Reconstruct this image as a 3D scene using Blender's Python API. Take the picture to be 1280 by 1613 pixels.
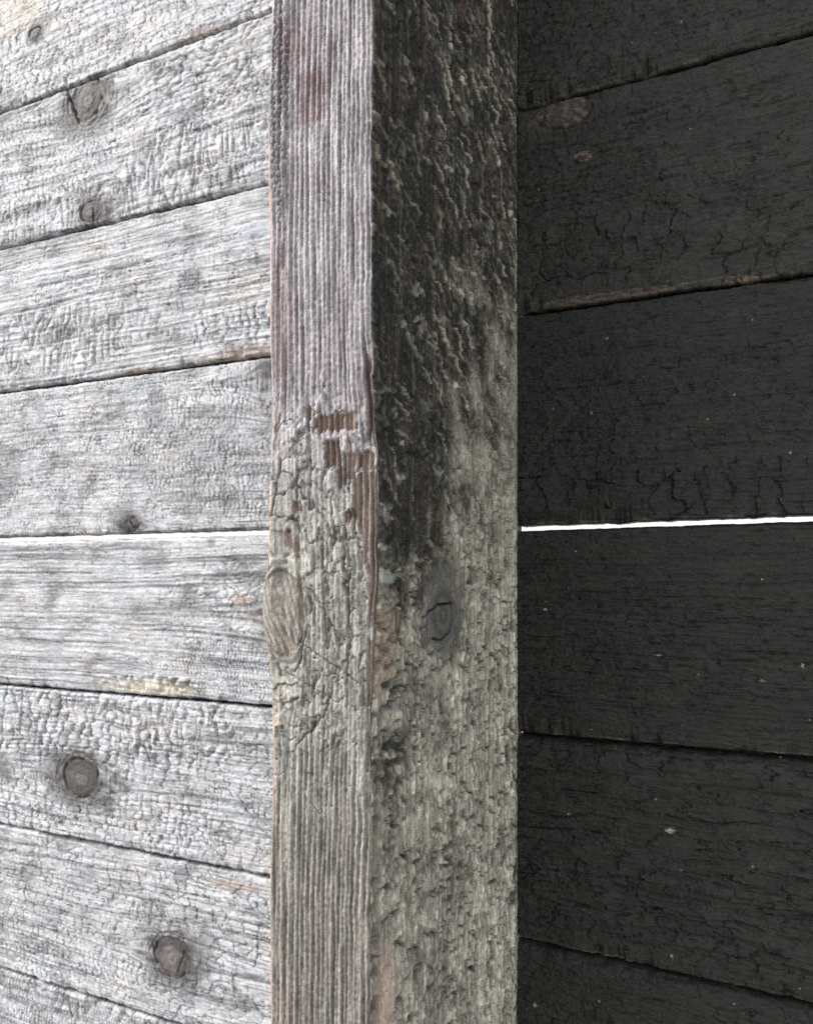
import bpy, math
import numpy as np
from mathutils import Vector

# ------------------------------------------------------------------ survey
# Everything stands in one frame: the wall face is the plane y = 0, x runs
# along the boards, z is height above the ground.
EYE = 1.45                       # height of the eye above the ground
ALPHA = math.radians(25.3)       # heading, turned left of the wall's normal
F = 1212.0                       # focal length in photograph pixels
CX, HOR = 640.0, 905.0
DIST = 0.528                     # eye to wall
PITCH = 0.145
SA, CA = math.sin(ALPHA), math.cos(ALPHA)

scene = bpy.context.scene
for o in list(bpy.data.objects):
    bpy.data.objects.remove(o)

# ------------------------------------------------------------------ camera
cam = bpy.data.cameras.new("camera")
cam.sensor_fit = 'VERTICAL'
cam.sensor_height = 24.0
cam.lens = 24.0 * F / 1613.0
cam.shift_y = (HOR - 806.5) / 1613.0
cam.clip_start = 0.01
cam.clip_end = 5000
cam_o = bpy.data.objects.new("camera", cam)
scene.collection.objects.link(cam_o)
cam_o.location = (0, -DIST, EYE)
cam_o.rotation_euler = (math.radians(90), 0, ALPHA)
cam.dof.use_dof = True
cam.dof.focus_distance = 0.43
cam.dof.aperture_fstop = 11.0
scene.camera = cam_o

# ------------------------------------------------------------------ light
SUN_AZ = math.radians(66)        # away from the wall's normal, to the left
SUN_EL = math.radians(42)
sd = Vector((-math.sin(SUN_AZ) * math.cos(SUN_EL),
             -math.cos(SUN_AZ) * math.cos(SUN_EL), math.sin(SUN_EL)))
sun = bpy.data.lights.new("sun", 'SUN')
sun.energy = 1.5
sun.angle = math.radians(14)
sun.color = (1.0, 0.985, 0.97)
sun_o = bpy.data.objects.new("sun", sun)
scene.collection.objects.link(sun_o)
sun_o.rotation_euler = (-sd).to_track_quat('-Z', 'Y').to_euler()
sun_o.location = sd * 20

world = bpy.data.worlds.new("World")
scene.world = world
world.use_nodes = True
wn = world.node_tree
bg = wn.nodes["Background"]
sky = wn.nodes.new("ShaderNodeTexSky")
sky.sky_type = 'NISHITA'
sky.sun_disc = False
sky.sun_elevation = SUN_EL
sky.sun_rotation = math.atan2(sd.x, sd.y)
sky.dust_density = 3.0
hz = wn.nodes.new("ShaderNodeHueSaturation")      # a thin white overcast: the blue is mostly veiled
hz.inputs["Saturation"].default_value = 0.35
wn.links.new(sky.outputs[0], hz.inputs["Color"])
wn.links.new(hz.outputs[0], bg.inputs[0])
bg.inputs[1].default_value = 0.15

vs = scene.view_settings
vs.view_transform = 'Standard'
vs.look = 'None'
vs.gamma = 1.0
vs.use_curve_mapping = False
vs.exposure = 1.45
scene.cycles.max_bounces = 6
scene.cycles.use_denoising = False

# ------------------------------------------------------------------ survey helpers
def ray(px, py):
    xc, yc = (px - CX) / F, -(py - HOR) / F
    return (-SA + xc * CA, CA + xc * SA, yc)

def on_wall(px, py):
    d = ray(px, py); t = DIST / d[1]
    return t * d[0], EYE + t * d[2]

X_R = on_wall(814, 900)[0]                       # right side of the post
_d = ray(587, 900)
Y_F = -DIST + X_R / _d[0] * _d[1]                # front of the post
_d = ray(421, 900)
X_L = (Y_F + DIST) / _d[1] * _d[0]               # left side of the post

def on_front(px, py):
    d = ray(px, py); t = (Y_F + DIST) / d[1]
    return t * d[0], EYE + t * d[2]

def on_side(px, py):
    d = ray(px, py); t = X_R / d[0]
    return -DIST + t * d[1], EYE + t * d[2]

# ------------------------------------------------------------------ noise
_rs = np.random.RandomState(7)
_P = _rs.permutation(256).astype(np.int64)
_P = np.concatenate([_P, _P, _P])
_G = np.stack([np.cos(np.arange(256) * 2.39996), np.sin(np.arange(256) * 2.39996)], 1)
_J = _rs.rand(256, 3)

def _h(ix, iy, s):
    return _P[_P[(ix + s * 37) & 255] + ((iy + s * 101) & 255)]

def perlin(x, y, s=0):
    ix = np.floor(x).astype(np.int64); iy = np.floor(y).astype(np.int64)
    fx = x - ix; fy = y - iy
    u = fx * fx * fx * (fx * (fx * 6 - 15) + 10); v = fy * fy * fy * (fy * (fy * 6 - 15) + 10)
    def g(a, b):
        gr = _G[_h(ix + a, iy + b, s)]
        return gr[..., 0] * (fx - a) + gr[..., 1] * (fy - b)
    n0 = g(0, 0); n0 = n0 + u * (g(1, 0) - n0)
    n1 = g(0, 1); n1 = n1 + u * (g(1, 1) - n1)
    return (n0 + v * (n1 - n0)) * 1.4

def fbm(x, y, s=0, o=4, gain=0.5):
    r = 0; a = 1.0; t = 0
    for k in range(o):
        r = r + a * perlin(x, y, s + k * 5); t += a
        a *= gain; x = x * 2.03 + 11.3; y = y * 2.03 + 5.7
    return r / t * 1.6

def worley(x, y, s=0, p=2.0, jit=0.9):
    ix = np.floor(x).astype(np.int64); iy = np.floor(y).astype(np.int64)
    f1 = np.full(x.shape, 9.0); f2 = np.full(x.shape, 9.0); cid = np.zeros(x.shape)
    ox = np.zeros(x.shape); oy = np.zeros(x.shape)
    for a in (-1, 0, 1):
        for b in (-1, 0, 1):
            j = _J[_h(ix + a, iy + b, s)]
            sx_ = x - (ix + a + .5 + (j[..., 0] - .5) * jit); dx = np.abs(sx_)
            sy_ = y - (iy + b + .5 + (j[..., 1] - .5) * jit); dy = np.abs(sy_)
            d = np.sqrt(dx * dx + dy * dy) if p == 2 else (dx ** p + dy ** p) ** (1 / p)
            m = d < f1
            f2 = np.where(m, f1, np.minimum(f2, d))
            cid = np.where(m, j[..., 2], cid)
            ox = np.where(m, sx_, ox); oy = np.where(m, sy_, oy)
            f1 = np.where(m, d, f1)
    th = cid * 40.0
    return f1, f2 - f1, cid, ox * np.cos(th) + oy * np.sin(th)

def ss(a, b, x):
    t = np.clip((x - a) / (b - a), 0, 1)
    return t * t * (3 - 2 * t)

def blob(u, w, cu, cw, ru, rw, s=0, rough=.35):
    """soft patch with a ragged border, 1 inside, 0 outside (all in mm)"""
    d = np.sqrt(((u - cu) / ru) ** 2 + ((w - cw) / rw) ** 2)
    d = d + rough * fbm((u - cu) / ru * 2 + s, (w - cw) / rw * 2, 40 + s, 4)
    return 1 - ss(.75, 1.15, d)

def mixc(c, col, m):
    return c * (1 - m[..., None]) + np.asarray(col) * m[..., None]

# ------------------------------------------------------------------ wood relief
class Wood:
    """height (mm) and surface colour of one timber face; u along the grain, w across it, both mm"""
    def __init__(self, u, w, seed, knots=(), wander=3.0, stretch=2.2):
        self.u, self.w, self.s = u, w, seed
        psi = w + wander * fbm(u / 160 + seed * 3.1, w / 60, seed, 3)
        self.kn = np.zeros(u.shape); self.rho = np.full(u.shape, 99.0); self.th = np.zeros(u.shape)
        self.halo = np.zeros(u.shape)
        for (ku, kw, ru, rw) in knots:
            wob = 1 + .10 * perlin((u - ku) / ru + seed, (w - kw) / rw, seed + 3)
            dx, dy = (u - ku) / ru, (w - kw) / rw
            r2 = (dx / stretch) ** 2 + dy ** 2
            psi = psi - .72 * (w - kw) / np.maximum(r2, 1.0)
            rho = np.sqrt(dx * dx + dy * dy) / wob
            self.th = np.where(rho < self.rho, np.arctan2(dy, dx), self.th)
            self.rho = np.minimum(self.rho, rho)
            self.halo = np.maximum(self.halo, np.exp(-((dx / 1.9) ** 2 + (dy / 1.35) ** 2) ** 1.0))
        self.kn = 1 - ss(.94, 1.02, self.rho)
        self.psi = psi
        self.h = np.zeros(u.shape)
    def grain(self, sp, sharp=1.0, seed=0):
        n = perlin(self.psi / sp, self.u / 700 + 3.3, self.s + 11 + seed)
        n2 = perlin(self.psi / (sp * .41), self.u / 300 + 7.1, self.s + 13 + seed)
        r = 1 - np.abs(n) * 2.6
        r2 = 1 - np.abs(n2) * 2.6
        return np.clip(r, -.6, 1) ** 1 * .65 + .35 * np.clip(r2, -.6, 1)
    def cells(self, su, sv, seed=0, p=2.0, jit=.9, warp=.25):
        x = self.u / su; y = self.psi / sv
        wx = warp * fbm(x * .9, y * .9, self.s + 21 + seed, 3); wy = warp * fbm(x * .9 + 31, y * .9, self.s + 23 + seed, 3)
        f1, e, cid, tilt = worley(x + wx + self.s * 1.7, y + wy + self.s * 2.9, self.s + seed, p, jit)
        return e, cid, tilt
    def bricks(self, su, sv, seed=0, wig=1.0, miss=.28, along=0.0):
        """checks across the grain, strip by strip: distance to the nearest check (mm), a number and a tilt per scale"""
        u, psi, s = self.u, self.psi, self.s + seed
        q = psi / sv + .45 * fbm(u / (3.2 * su), psi / (2.5 * sv), s + 60, 3) + s * .37
        i = np.floor(q).astype(np.int64); fr = q - i
        ph = u / su + 2.7 * _J[(i * 13 + s) & 255, 0] + .38 * wig * fbm(u / (1.3 * su), psi / (.8 * sv), s + 61, 3) + .5 * fbm(u / (4 * su), psi / (4 * sv), s + 62, 2)
        j = np.floor(ph).astype(np.int64); pf = ph - j
        r1 = _J[_h(i, j, s), 1]; r2 = _J[_h(i, j, s + 9), 2]
        # every third check or so is missing, so scales differ in length
        du = np.minimum(np.where(_J[_h(i, j, s + 3), 0] < miss, 9, pf), np.where(_J[_h(i, j + 1, s + 3), 0] < miss, 9, 1 - pf)) * su
        dv = np.minimum(fr, 1 - fr) * sv
        split = ss(-.25, .15, fbm(u / (2.2 * su), psi / (1.5 * sv), s + 63, 2))
        dv = dv * (1 + along) + along * .5 + (1 - split) * 3.0
        th = r2 * 6.283
        tilt = (pf - .5) * np.cos(th) + (fr - .5) * np.sin(th)
        return np.minimum(du, dv), r1, tilt, pf, fr
    def ripple(self, su, sv, seed=0):
        """washboard of rounded ridges across the grain with sharp furrows"""
        u, psi, s = self.u, self.psi, self.s + seed
        wv = .35 * fbm(u / (2 * su), psi / sv, s + 64, 2)
        a = np.minimum(1, 2.6 * np.abs(perlin(u / (su * 1.5) + wv, psi / sv, s + 65)))
        b = np.minimum(1, 3.0 * np.abs(perlin(u / (su * 4) + wv, psi / (sv * .45), s + 66)))
        return a * (.6 + .4 * b)
    def fine(self, sx, sy, seed=0, o=3):
        return fbm(self.u / sx, self.psi / sy, self.s + 31 + seed, o)

# ------------------------------------------------------------------ mesh helpers
def mesh_from_grid(name, P, col, drop=None, extra_ring=None):
    """P (n,m,3) points in metres, col (n,m,3) surface colour; drop: boolean (n-1,m-1) faces left out."""
    n, m = P.shape[:2]
    idx = np.arange(n * m).reshape(n, m)
    q = np.stack([idx[:-1, :-1], idx[1:, :-1], idx[1:, 1:], idx[:-1, 1:]], -1).reshape(-1, 4)
    if drop is not None:
        q = q[~drop.reshape(-1)]
    return q, P.reshape(-1, 3), col.reshape(-1, 3)

def build(name, q, V, C, mat, parent=None, extra=None, flip=False):
    """quads q on points V with colours C, extra = list of (verts, quads) appended in colour c"""
    q = np.asarray(q); V = np.asarray(V, float); C = np.asarray(C, float)
    used = np.unique(q)
    remap = np.zeros(len(V), np.int64); remap[used] = np.arange(len(used))
    q = remap[q]; V = V[used]; C = C[used]
    for ev, eq, ec in (extra or []):
        q = np.concatenate([q, np.asarray(eq) + len(V)])
        V = np.concatenate([V, np.asarray(ev, float)])
        C = np.concatenate([C, np.tile(np.asarray(ec, float), (len(ev), 1))])
    if flip:
        q = q[:, ::-1]
    me = bpy.data.meshes.new(name)
    me.vertices.add(len(V)); me.vertices.foreach_set("co", V.astype(np.float32).ravel())
    me.loops.add(q.size); me.loops.foreach_set("vertex_index", q.astype(np.int32).ravel())
    me.polygons.add(len(q))
    me.polygons.foreach_set("loop_start", np.arange(0, q.size, 4, dtype=np.int32))
    me.polygons.foreach_set("use_smooth", np.ones(len(q), bool))
    a = me.attributes.new("surface_colour", 'FLOAT_COLOR', 'POINT')
    a.data.foreach_set("color", np.concatenate([C, np.ones((len(C), 1))], 1).astype(np.float32).ravel())
    me.update(calc_edges=True)
    me.materials.append(mat)
    ob = bpy.data.objects.new(name, me)
    scene.collection.objects.link(ob)
    if parent is not None:
        ob.parent = parent
    return ob

BOXQ = np.array([[0, 1, 3, 2], [4, 6, 7, 5], [0, 4, 5, 1], [2, 3, 7, 6], [0, 2, 6, 4], [1, 5, 7, 3]])
def box(x0, x1, y0, y1, zb, zt):
    """zb, zt are functions of x"""
    return [(x, y, f(x)) for x in (x0, x1) for y in (y0, y1) for f in (zb, zt)], BOXQ

# ------------------------------------------------------------------ materials
def wood_material(name, rough=.72, spec=.35, bump=.25, grain=(1, 0, 0), speck=0.0, vary=.35):
    m = bpy.data.materials.new(name); m.use_nodes = True
    nt = m.node_tree; N = nt.nodes; Lk = nt.links
    b = N["Principled BSDF"]
    at = N.new("ShaderNodeAttribute"); at.attribute_name = "surface_colour"
    tc = N.new("ShaderNodeTexCoord")
    mp = N.new("ShaderNodeMapping")
    sc = [1400, 1400, 1400]
    for i in range(3):
        if grain[i]: sc[i] = 260
    mp.inputs["Scale"].default_value = sc
    Lk.new(tc.outputs["Object"], mp.inputs[0])
    n1 = N.new("ShaderNodeTexNoise"); n1.inputs["Scale"].default_value = 1.0
    n1.inputs["Detail"].default_value = 4; n1.inputs["Roughness"].default_value = .65
    Lk.new(mp.outputs[0], n1.inputs["Vector"])
    mr = N.new("ShaderNodeMapRange")
    mr.inputs[1].default_value = .3; mr.inputs[2].default_value = .7
    mr.inputs[3].default_value = 1 - vary; mr.inputs[4].default_value = 1 + vary
    Lk.new(n1.outputs[0], mr.inputs[0])
    vm = N.new("ShaderNodeVectorMath"); vm.operation = 'SCALE'
    Lk.new(at.outputs["Color"], vm.inputs[0]); Lk.new(mr.outputs[0], vm.inputs["Scale"])
    last = vm.outputs[0]
    if speck:
        vo = N.new("ShaderNodeTexVoronoi"); vo.inputs["Scale"].default_value = 190
        Lk.new(tc.outputs["Object"], vo.inputs["Vector"])
        sx = N.new("ShaderNodeSeparateColor"); Lk.new(vo.outputs["Color"], sx.inputs[0])
        # dust grains: only some cells carry one, each of its own size
        sz = N.new("ShaderNodeMapRange"); sz.inputs[1].default_value = 1 - speck; sz.inputs[2].default_value = 1.0
        sz.inputs[3].default_value = 0.0; sz.inputs[4].default_value = .17
        Lk.new(sx.outputs[0], sz.inputs[0])
        lt = N.new("ShaderNodeMath"); lt.operation = 'LESS_THAN'
        Lk.new(vo.outputs["Distance"], lt.inputs[0]); Lk.new(sz.outputs[0], lt.inputs[1])
        mx = N.new("ShaderNodeMix"); mx.data_type = 'RGBA'
        sm = N.new("ShaderNodeMath"); sm.operation = 'MULTIPLY'; Lk.new(lt.outputs[0], sm.inputs[0])
        Lk.new(sx.outputs[1], sm.inputs[1])
        Lk.new(sm.outputs[0], mx.inputs[0]); Lk.new(last, mx.inputs[6]); mx.inputs[7].default_value = (.2, .18, .15, 1)
        last = mx.outputs[2]
    Lk.new(last, b.inputs["Base Color"])
    b.inputs["Roughness"].default_value = rough
    b.inputs["Specular IOR Level"].default_value = spec
    bp = N.new("ShaderNodeBump"); bp.inputs["Strength"].default_value = bump; bp.inputs["Distance"].default_value = .0006
    Lk.new(n1.outputs[0], bp.inputs["Height"]); Lk.new(bp.outputs[0], b.inputs["Normal"])
    return m

M_LIT = wood_material("lit_charred_board", .62, .10, .25, (1, 0, 0), 0, .32)
M_SHADED = wood_material("shaded_charred_board", .58, .30, .5, (1, 0, 0), .10, .55)
M_POST = wood_material("brushed_charred_timber", .66, .25, .6, (0, 0, 1), 0, .42)

def ground_material():
    m = bpy.data.materials.new("pale_gravel"); m.use_nodes = True
    nt = m.node_tree; b = nt.nodes["Principled BSDF"]
    n = nt.nodes.new("ShaderNodeTexNoise"); n.inputs["Scale"].default_value = 60; n.inputs["Detail"].default_value = 8
    tc = nt.nodes.new("ShaderNodeTexCoord"); nt.links.new(tc.outputs["Object"], n.inputs["Vector"])
    r = nt.nodes.new("ShaderNodeValToRGB")
    r.color_ramp.elements[0].position = .3; r.color_ramp.elements[0].color = (.20, .19, .16, 1)
    r.color_ramp.elements[1].position = .7; r.color_ramp.elements[1].color = (.46, .44, .39, 1)
    nt.links.new(n.outputs[0], r.inputs[0]); nt.links.new(r.outputs[0], b.inputs["Base Color"])
    b.inputs["Roughness"].default_value = .9
    return m

# ------------------------------------------------------------------ ground
def ground():
    R = 1500.0
    me = bpy.data.meshes.new("ground")
    me.from_pydata([(-R, -R, 0), (R, -R, 0), (R, R, 0), (-R, R, 0)], [], [(0, 1, 2, 3)])
    me.materials.append(ground_material())
    o = bpy.data.objects.new("ground", me); scene.collection.objects.link(o)
    o["kind"] = "structure"
ground()

# ------------------------------------------------------------------ walls
def empty(name, loc, label, cat):
    o = bpy.data.objects.new(name, None); scene.collection.objects.link(o)
    o.location = loc; o["label"] = label; o["category"] = cat; o["kind"] = "thing"
    o.empty_display_size = .05
    return o

def line(p, q):
    (xa, za), (xb, zb) = on_wall(*p), on_wall(*q)
    s = (zb - za) / (xb - xa)
    return lambda x: za + s * (np.asarray(x) - xa)

def shifted(f, d):
    return lambda x: f(x) + d

def axis(a, b, step, lo, hi, grow=1.25):
    """fine samples of a..b, ever coarser out to lo and hi"""
    core = np.linspace(a, b, int(round((b - a) / step)) + 1)
    left = []; x = a; s = step
    while x > lo + 1e-6:
        s *= grow; x = max(lo, x - min(s, .03)); left.append(x)
    right = []; x = b; s = step
    while x < hi - 1e-6:
        s *= grow; x = min(hi, x + min(s, .03)); right.append(x)
    return np.concatenate([np.array(left[::-1]), core, np.array(right)])

def mm(p):                               # pixel on the wall -> mm along, mm height
    x, z = on_wall(*p); return x * 1000, z * 1000

def plank(root, mat, xs, zb, zt, step_w, relief, knots, seed, name="plank",
          gap_b=.0016, gap_t=.0016, roll_b=2.5, roll_t=3.0, tongue=True, proud=0.0, ragged=.6, lip=None, wobble=.8, label=None, knot_labels=None):
    """one board from zb(x) to zt(x): relief face towards -y, rolled edges, 20 mm thick"""
    base = .5 * (float(zb(xs.mean())) + float(zt(xs.mean())))
    h = float(zt(xs.mean()) - zb(xs.mean())) - gap_b - gap_t
    nw = max(6, int(round(h / step_w)) + 1)
    t = np.linspace(0, 1, nw)
    X, T = np.meshgrid(xs, t, indexing='ij')
    ZB = (zb(xs) + gap_b)[:, None]; ZT = (zt(xs) - gap_t)[:, None]
    Z = ZB + (ZT - ZB) * T
    u = X * 1000; w = Z * 1000
    W = Wood(u, w, seed, knots)
    hgt, col = relief(W)
    # worn edges: the board rolls away towards the joint, a little unevenly
    db = (Z - ZB) * 1000; dt = (ZT - Z) * 1000
    rb = roll_b * (1 + .5 * fbm(u / 14, u * 0 + seed, seed + 61, 3)); rt = roll_t * (1 + .4 * fbm(u / 17, u * 0 + seed + 9, seed + 62, 3))
    eb = np.clip(1 - db / np.maximum(rb, .6), 0, 1); et = np.clip(1 - dt / np.maximum(rt, .6), 0, 1)
    hgt = hgt - rb * 1.1 * (1 - np.sqrt(np.clip(1 - eb ** 2, 0, 1))) - rt * 1.1 * (1 - np.sqrt(np.clip(1 - et ** 2, 0, 1)))
    # the lower edge is bitten away here and there along the grain checks
    bite = ragged * np.clip(fbm(u / 10, u * 0 + 1.7 + seed, seed + 64, 3) + .8 * fbm(u / 60, u * 0 + seed, seed + 65, 2) - .12, 0, 1)
    hgt = hgt - 2.6 * bite * np.exp(-(db / (2.5 + 2.5 * bite)) ** 2)
    if lip is not None:
        lm = np.exp(-((db - .9) / .8) ** 2) * ss(-.15, .45, fbm(u / 18, u * 0 + 4.4 + seed, seed + 66, 4)) * lip[1]
        col = mixc(col, lip[0], np.clip(lm, 0, 1))
    wob = wobble * fbm(u / 9, u * 0 + 3.3 + seed, seed + 63, 4) - .9 * bite * (db < dt)
    Z = Z + (wob * (np.exp(-db / 3) - np.exp(-dt / 3)) * .5) / 1000
    Y = -(hgt / 1000) - proud
    ox, oz = root.location.x, root.location.z
    P = np.stack([X - ox, Y, Z - oz], -1)
    n, m = X.shape
    kf = W.kn > .5
    knot_faces = kf[:-1, :-1] & kf[1:, :-1] & kf[1:, 1:] & kf[:-1, 1:]
    q, V, C = mesh_from_grid(name, P, col, knot_faces)
    # sides and back
    idx = np.arange(n * m).reshape(n, m)
    ring = np.concatenate([idx[:, 0], idx[-1, 1:], idx[-2::-1, -1], idx[0, -2:0:-1]])
    bv = V[ring].copy(); bv[:, 1] = .020
    off = len(V); k = len(ring); bi = off + np.arange(k)
    nx = np.roll(np.arange(k), -1)
    sq = np.stack([ring[nx], ring, bi, bi[nx]], -1)
    V2 = np.concatenate([V, bv]); C2 = np.concatenate([C, C[ring]])
    back = np.stack([bi[:n][:-1], bi[:n][1:], bi[n + m - 2:2 * n + m - 2][::-1][1:], bi[n + m - 2:2 * n + m - 2][::-1][:-1]], -1)
    q2 = np.concatenate([q, sq, back[:, ::-1]])
    ex = []
    if tongue:
        e0, e1 = xs[0] + .001, xs[-1] - .001
        bvv, bq = box(e0 - ox, e1 - ox, .009, .015, lambda x: float(zt(x + ox)) - gap_t - .002 - oz, lambda x: float(zt(x + ox)) + .008 - oz)
        ex.append((bvv, bq, (.02, .02, .02)))
    ob = build(name, q2, V2, C2, mat, root, ex, flip=True)
    if label: ob["label"] = label
    for i, (ku, kw, ru, rw) in enumerate(knots):
        near = ((u - ku) / ru) ** 2 + ((w - kw) / rw) ** 2 < 1.8
        nf = knot_faces & near[:-1, :-1]
        if nf.sum() < 3: continue
        qk = mesh_from_grid("knot", P, col, ~nf)
        kb = build("knot", qk[0], qk[1], qk[2], mat, ob, flip=True)
        if knot_labels and knot_labels[i]: kb["label"] = knot_labels[i]
    return ob

LIT_CHAR = np.array([.348, .350, .360])  # weathered grey, with much of the sunlit brightness put into the colour

def lit_relief(spec):
    """spec: patches of bulging scales, checks, splits and stains over grain in the sunlit tone"""
    def f(W):
        u, w, s = W.u, W.w, W.s
        out = 1 - W.kn
        sp = spec.get('ring', 6.0)
        g = W.grain(sp)
        fib = perlin(W.psi / 1.15, u / 34, s + 33)
        h = spec.get('gr', .35) * g + .22 * W.fine(9, 3, 1) + .26 * fib + .09 * fbm(u / 2.6, w / 2.0, s + 34, 3) + .9 * fbm(u / 60, w / 45, s + 70, 2)
        ck = np.zeros(u.shape); top = np.zeros(u.shape)
        # fine checks across the grain nearly everywhere
        d, cid, tl, pf, fr = W.bricks(spec.get('fu', 6.5), spec.get('fv', 5.5), 101)
        gate = ss(-.35, .25, fbm(u / 28, w / 18, s + 75, 3) + spec.get('fg', .05))
        line_ = 1 - ss(.15, .62, d)
        h = h + gate * spec.get('rel', 1.0) * (.16 * (cid - .5) + .22 * tl - .5 * line_)
        ck = np.maximum(ck, gate * .85 * line_)
        for i, (kind, c, r, par) in enumerate(spec.get('zones', [])):
            m = blob(u, w, c[0], c[1], r[0], r[1], i + s, .55) * out
            if not m.any(): continue
            su, sv, amp = par[:3]
            m2 = m * (.5 + .5 * ss(-.3, .3, fbm(u / 25, w / 16, s + 76 + i, 2)))
            if kind == 'ripple':            # washboard ridges
                rp = W.ripple(su, sv, 7 * i)
                h = h * (1 - .2 * m) + m2 * amp * (rp - .55)
                ck = np.maximum(ck, .8 * m2 * (1 - ss(.05, .32, rp)))
                top = np.maximum(top, m2 * ss(.4, .9, rp))
            elif kind == 'pillow':          # bulging char scales between open checks
                d, cid, tl, pf, fr = W.bricks(su, sv, 7 * i, 1.0, .06, .9)
                rp = ss(0, .30 * min(su, sv), d)
                h = h * (1 - .2 * m) + m2 * amp * (.7 * rp - .45 + .45 * (cid - .5) + .5 * tl)
                ck = np.maximum(ck, m2 * (1 - ss(.25, 1.15, d)))
                top = np.maximum(top, m2 * rp)
            elif kind == 'check':           # flat scales split by thin cracks
                e, cid, tl = W.cells(su, sv, 7 * i, 2.0, .95, .3)
                gate = ss(-.3, .12, fbm(u / su * .45, W.psi / sv * .45, s + 80 + i, 3))
                h = h + m * amp * (.3 * (cid - .5) + .5 * tl) - m * gate * amp * 1.0 * (1 - ss(.0, .08, e))
                ck = np.maximum(ck, m * gate * (1 - ss(0, .08, e)))
        rr = W.rho
        # knots: slightly domed, ring shakes round the rim
        ring2 = np.exp(-((rr - 1.0) / .55) ** 2) * (rr > 1)
        h = h * (1 - .6 * ring2) + .35 * ring2 * np.sin(rr * 24 + 2 * fbm(u / 9, w / 9, s + 89, 2))
        kh = -.4 + .16 * np.cos(rr * 15 + 3 * fbm(u / 9, w / 9, s + 90, 3)) + .9 * (1 - rr ** 2) + .25 * fbm(u / 2.5, w / 2.5, s + 93, 3)
        rim = np.exp(-((rr - 1.03) / .06) ** 2) * ss(-.05, .3, perlin(u / 11, w / 11, s + 91))
        h = h * out + kh * W.kn - 1.8 * rim
        for (ax, az, bx, bz, wd, dp) in spec.get('splits', []):
            L2 = (bx - ax) ** 2 + (bz - az) ** 2
            tt = np.clip(((u - ax) * (bx - ax) + (w - az) * (bz - az)) / L2, 0, 1)
            wav = 1.2 * fbm(u / 6, w / 6, s + 92, 3)
            d = np.hypot(u - ax - tt * (bx - ax) + wav, w - az - tt * (bz - az) + wav * .5)
            h = h - dp * (1 - ss(0, wd, d)) * np.sin(np.clip(tt, .03, .97) * math.pi) ** .5
        # colour: skin in the sunlit tone, darker resin-rich latewood lines, thin remains of char in patches
        c = np.ones(u.shape + (3,)) * LIT_CHAR * spec.get('tone', 1.0)
        late = ss(.05, .55, perlin(W.psi / (sp * .5), u / 260, s + 12) + .35 * fib)
        v = 1 + .16 * W.fine(34, 14, 5, 3) + .30 * W.fine(12, 1.2, 6, 3) + .12 * fbm(u / 2.2, w / 1.6, s + 98, 2) - .52 * late * spec.get('lt', 1.0) + .10
        c = c * np.clip(v, .3, 1.7)[..., None]
        pore = ss(.34, .55, perlin(u / 5.5 + 7, W.psi / .9, s + 99)) * ss(-.2, .4, fbm(u / 40, w / 20, s + 100, 2))
        c = mixc(c, (.05, .047, .045), .75 * pore)
        warm = fbm(u / 55, w / 35, s + 95, 3)
        c = c * (1 + warm[..., None] * np.array([.05, .01, -.05]))
        c = c * (1 + .16 * top[..., None])
        soot = ss(.12, .75, fbm(u / 40 + 9, w / 22, s + 97, 4) + .3 * W.fine(5, 1.5, 8, 2))
        c = mixc(c, (.075, .074, .077), .6 * soot)
        streak = ss(.05, .5, fbm(u / 85 + 3, W.psi / 7, s + 47, 4)) * ss(-.5, .3, fib)
        c = mixc(c, (.085, .084, .09), .55 * streak)
        c = mixc(c, (.030, .029, .028), .86 * np.clip(ck * 1.2, 0, 1) * (.55 + .45 * ss(-.4, .4, fbm(u / 15, w / 12, s + 94, 2))))
        # the dark flame round a knot, drawn out into streaks
        fl = W.halo * (.55 + .9 * ss(-.3, .5, perlin(W.psi / 1.6, u / 26, s + 41))) * ss(-.7, .1, fbm(u / 22, w / 22, s + 42, 3))
        c = mixc(c, (.055, .05, .048), .9 * np.clip(fl * 1.7, 0, 1) * out)
        ray_ = ss(-.15, .45, perlin(W.th * 3.2 + 20, rr * .8, s + 44) + .5 * perlin(W.th * 9 + 40, rr * 1.5, s + 45))
        side_ = ss(-.5, .5, perlin(np.cos(W.th) * 1.1 + 5, np.sin(W.th) * 1.1, s + 46) + .15)
        c = mixc(c, (.04, .036, .035), .95 * (.35 + .65 * ray_) * (.15 + .85 * side_) * np.exp(-((rr - 1.0) / .70) ** 2) * (rr > .97))
        c = mixc(c, (.05, .047, .046), .7 * ring2 * np.clip(.55 + .6 * np.sin(rr * 24 + 2 * fbm(u / 9, w / 9, s + 89, 2) + 1.2) + .5 * fbm(u / 12, w / 12, s + 88, 2), 0, 1))
        c = mixc(c, (.062, .055, .053), W.kn * .97)
        c = mixc(c, (.028, .026, .026), .7 * W.kn * ss(.62, .98, rr) * side_)
        c = mixc(c, (.17, .163, .165), .6 * W.kn * (1 - ss(.1, .75, rr)))
        c = mixc(c, (.06, .056, .053), W.kn * np.clip(.5 + .5 * np.cos(rr * 15 + 3 * fbm(u / 9, w / 9, s + 90, 3)), 0, 1) * .8)
        c = mixc(c, (.03, .028, .027), .8 * rim)
        for (cu, cw, ru, rw, colr, amt) in spec.get('stains_and_shade', []):
            c = mixc(c, colr, amt * blob(u, w, cu, cw, ru, rw, 3, .6) * (.6 + .4 * ss(-.3, .3, W.fine(6, 1.5, 44))))
        return h * 1.2, np.clip(c, .004, .8)
    return f

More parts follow.
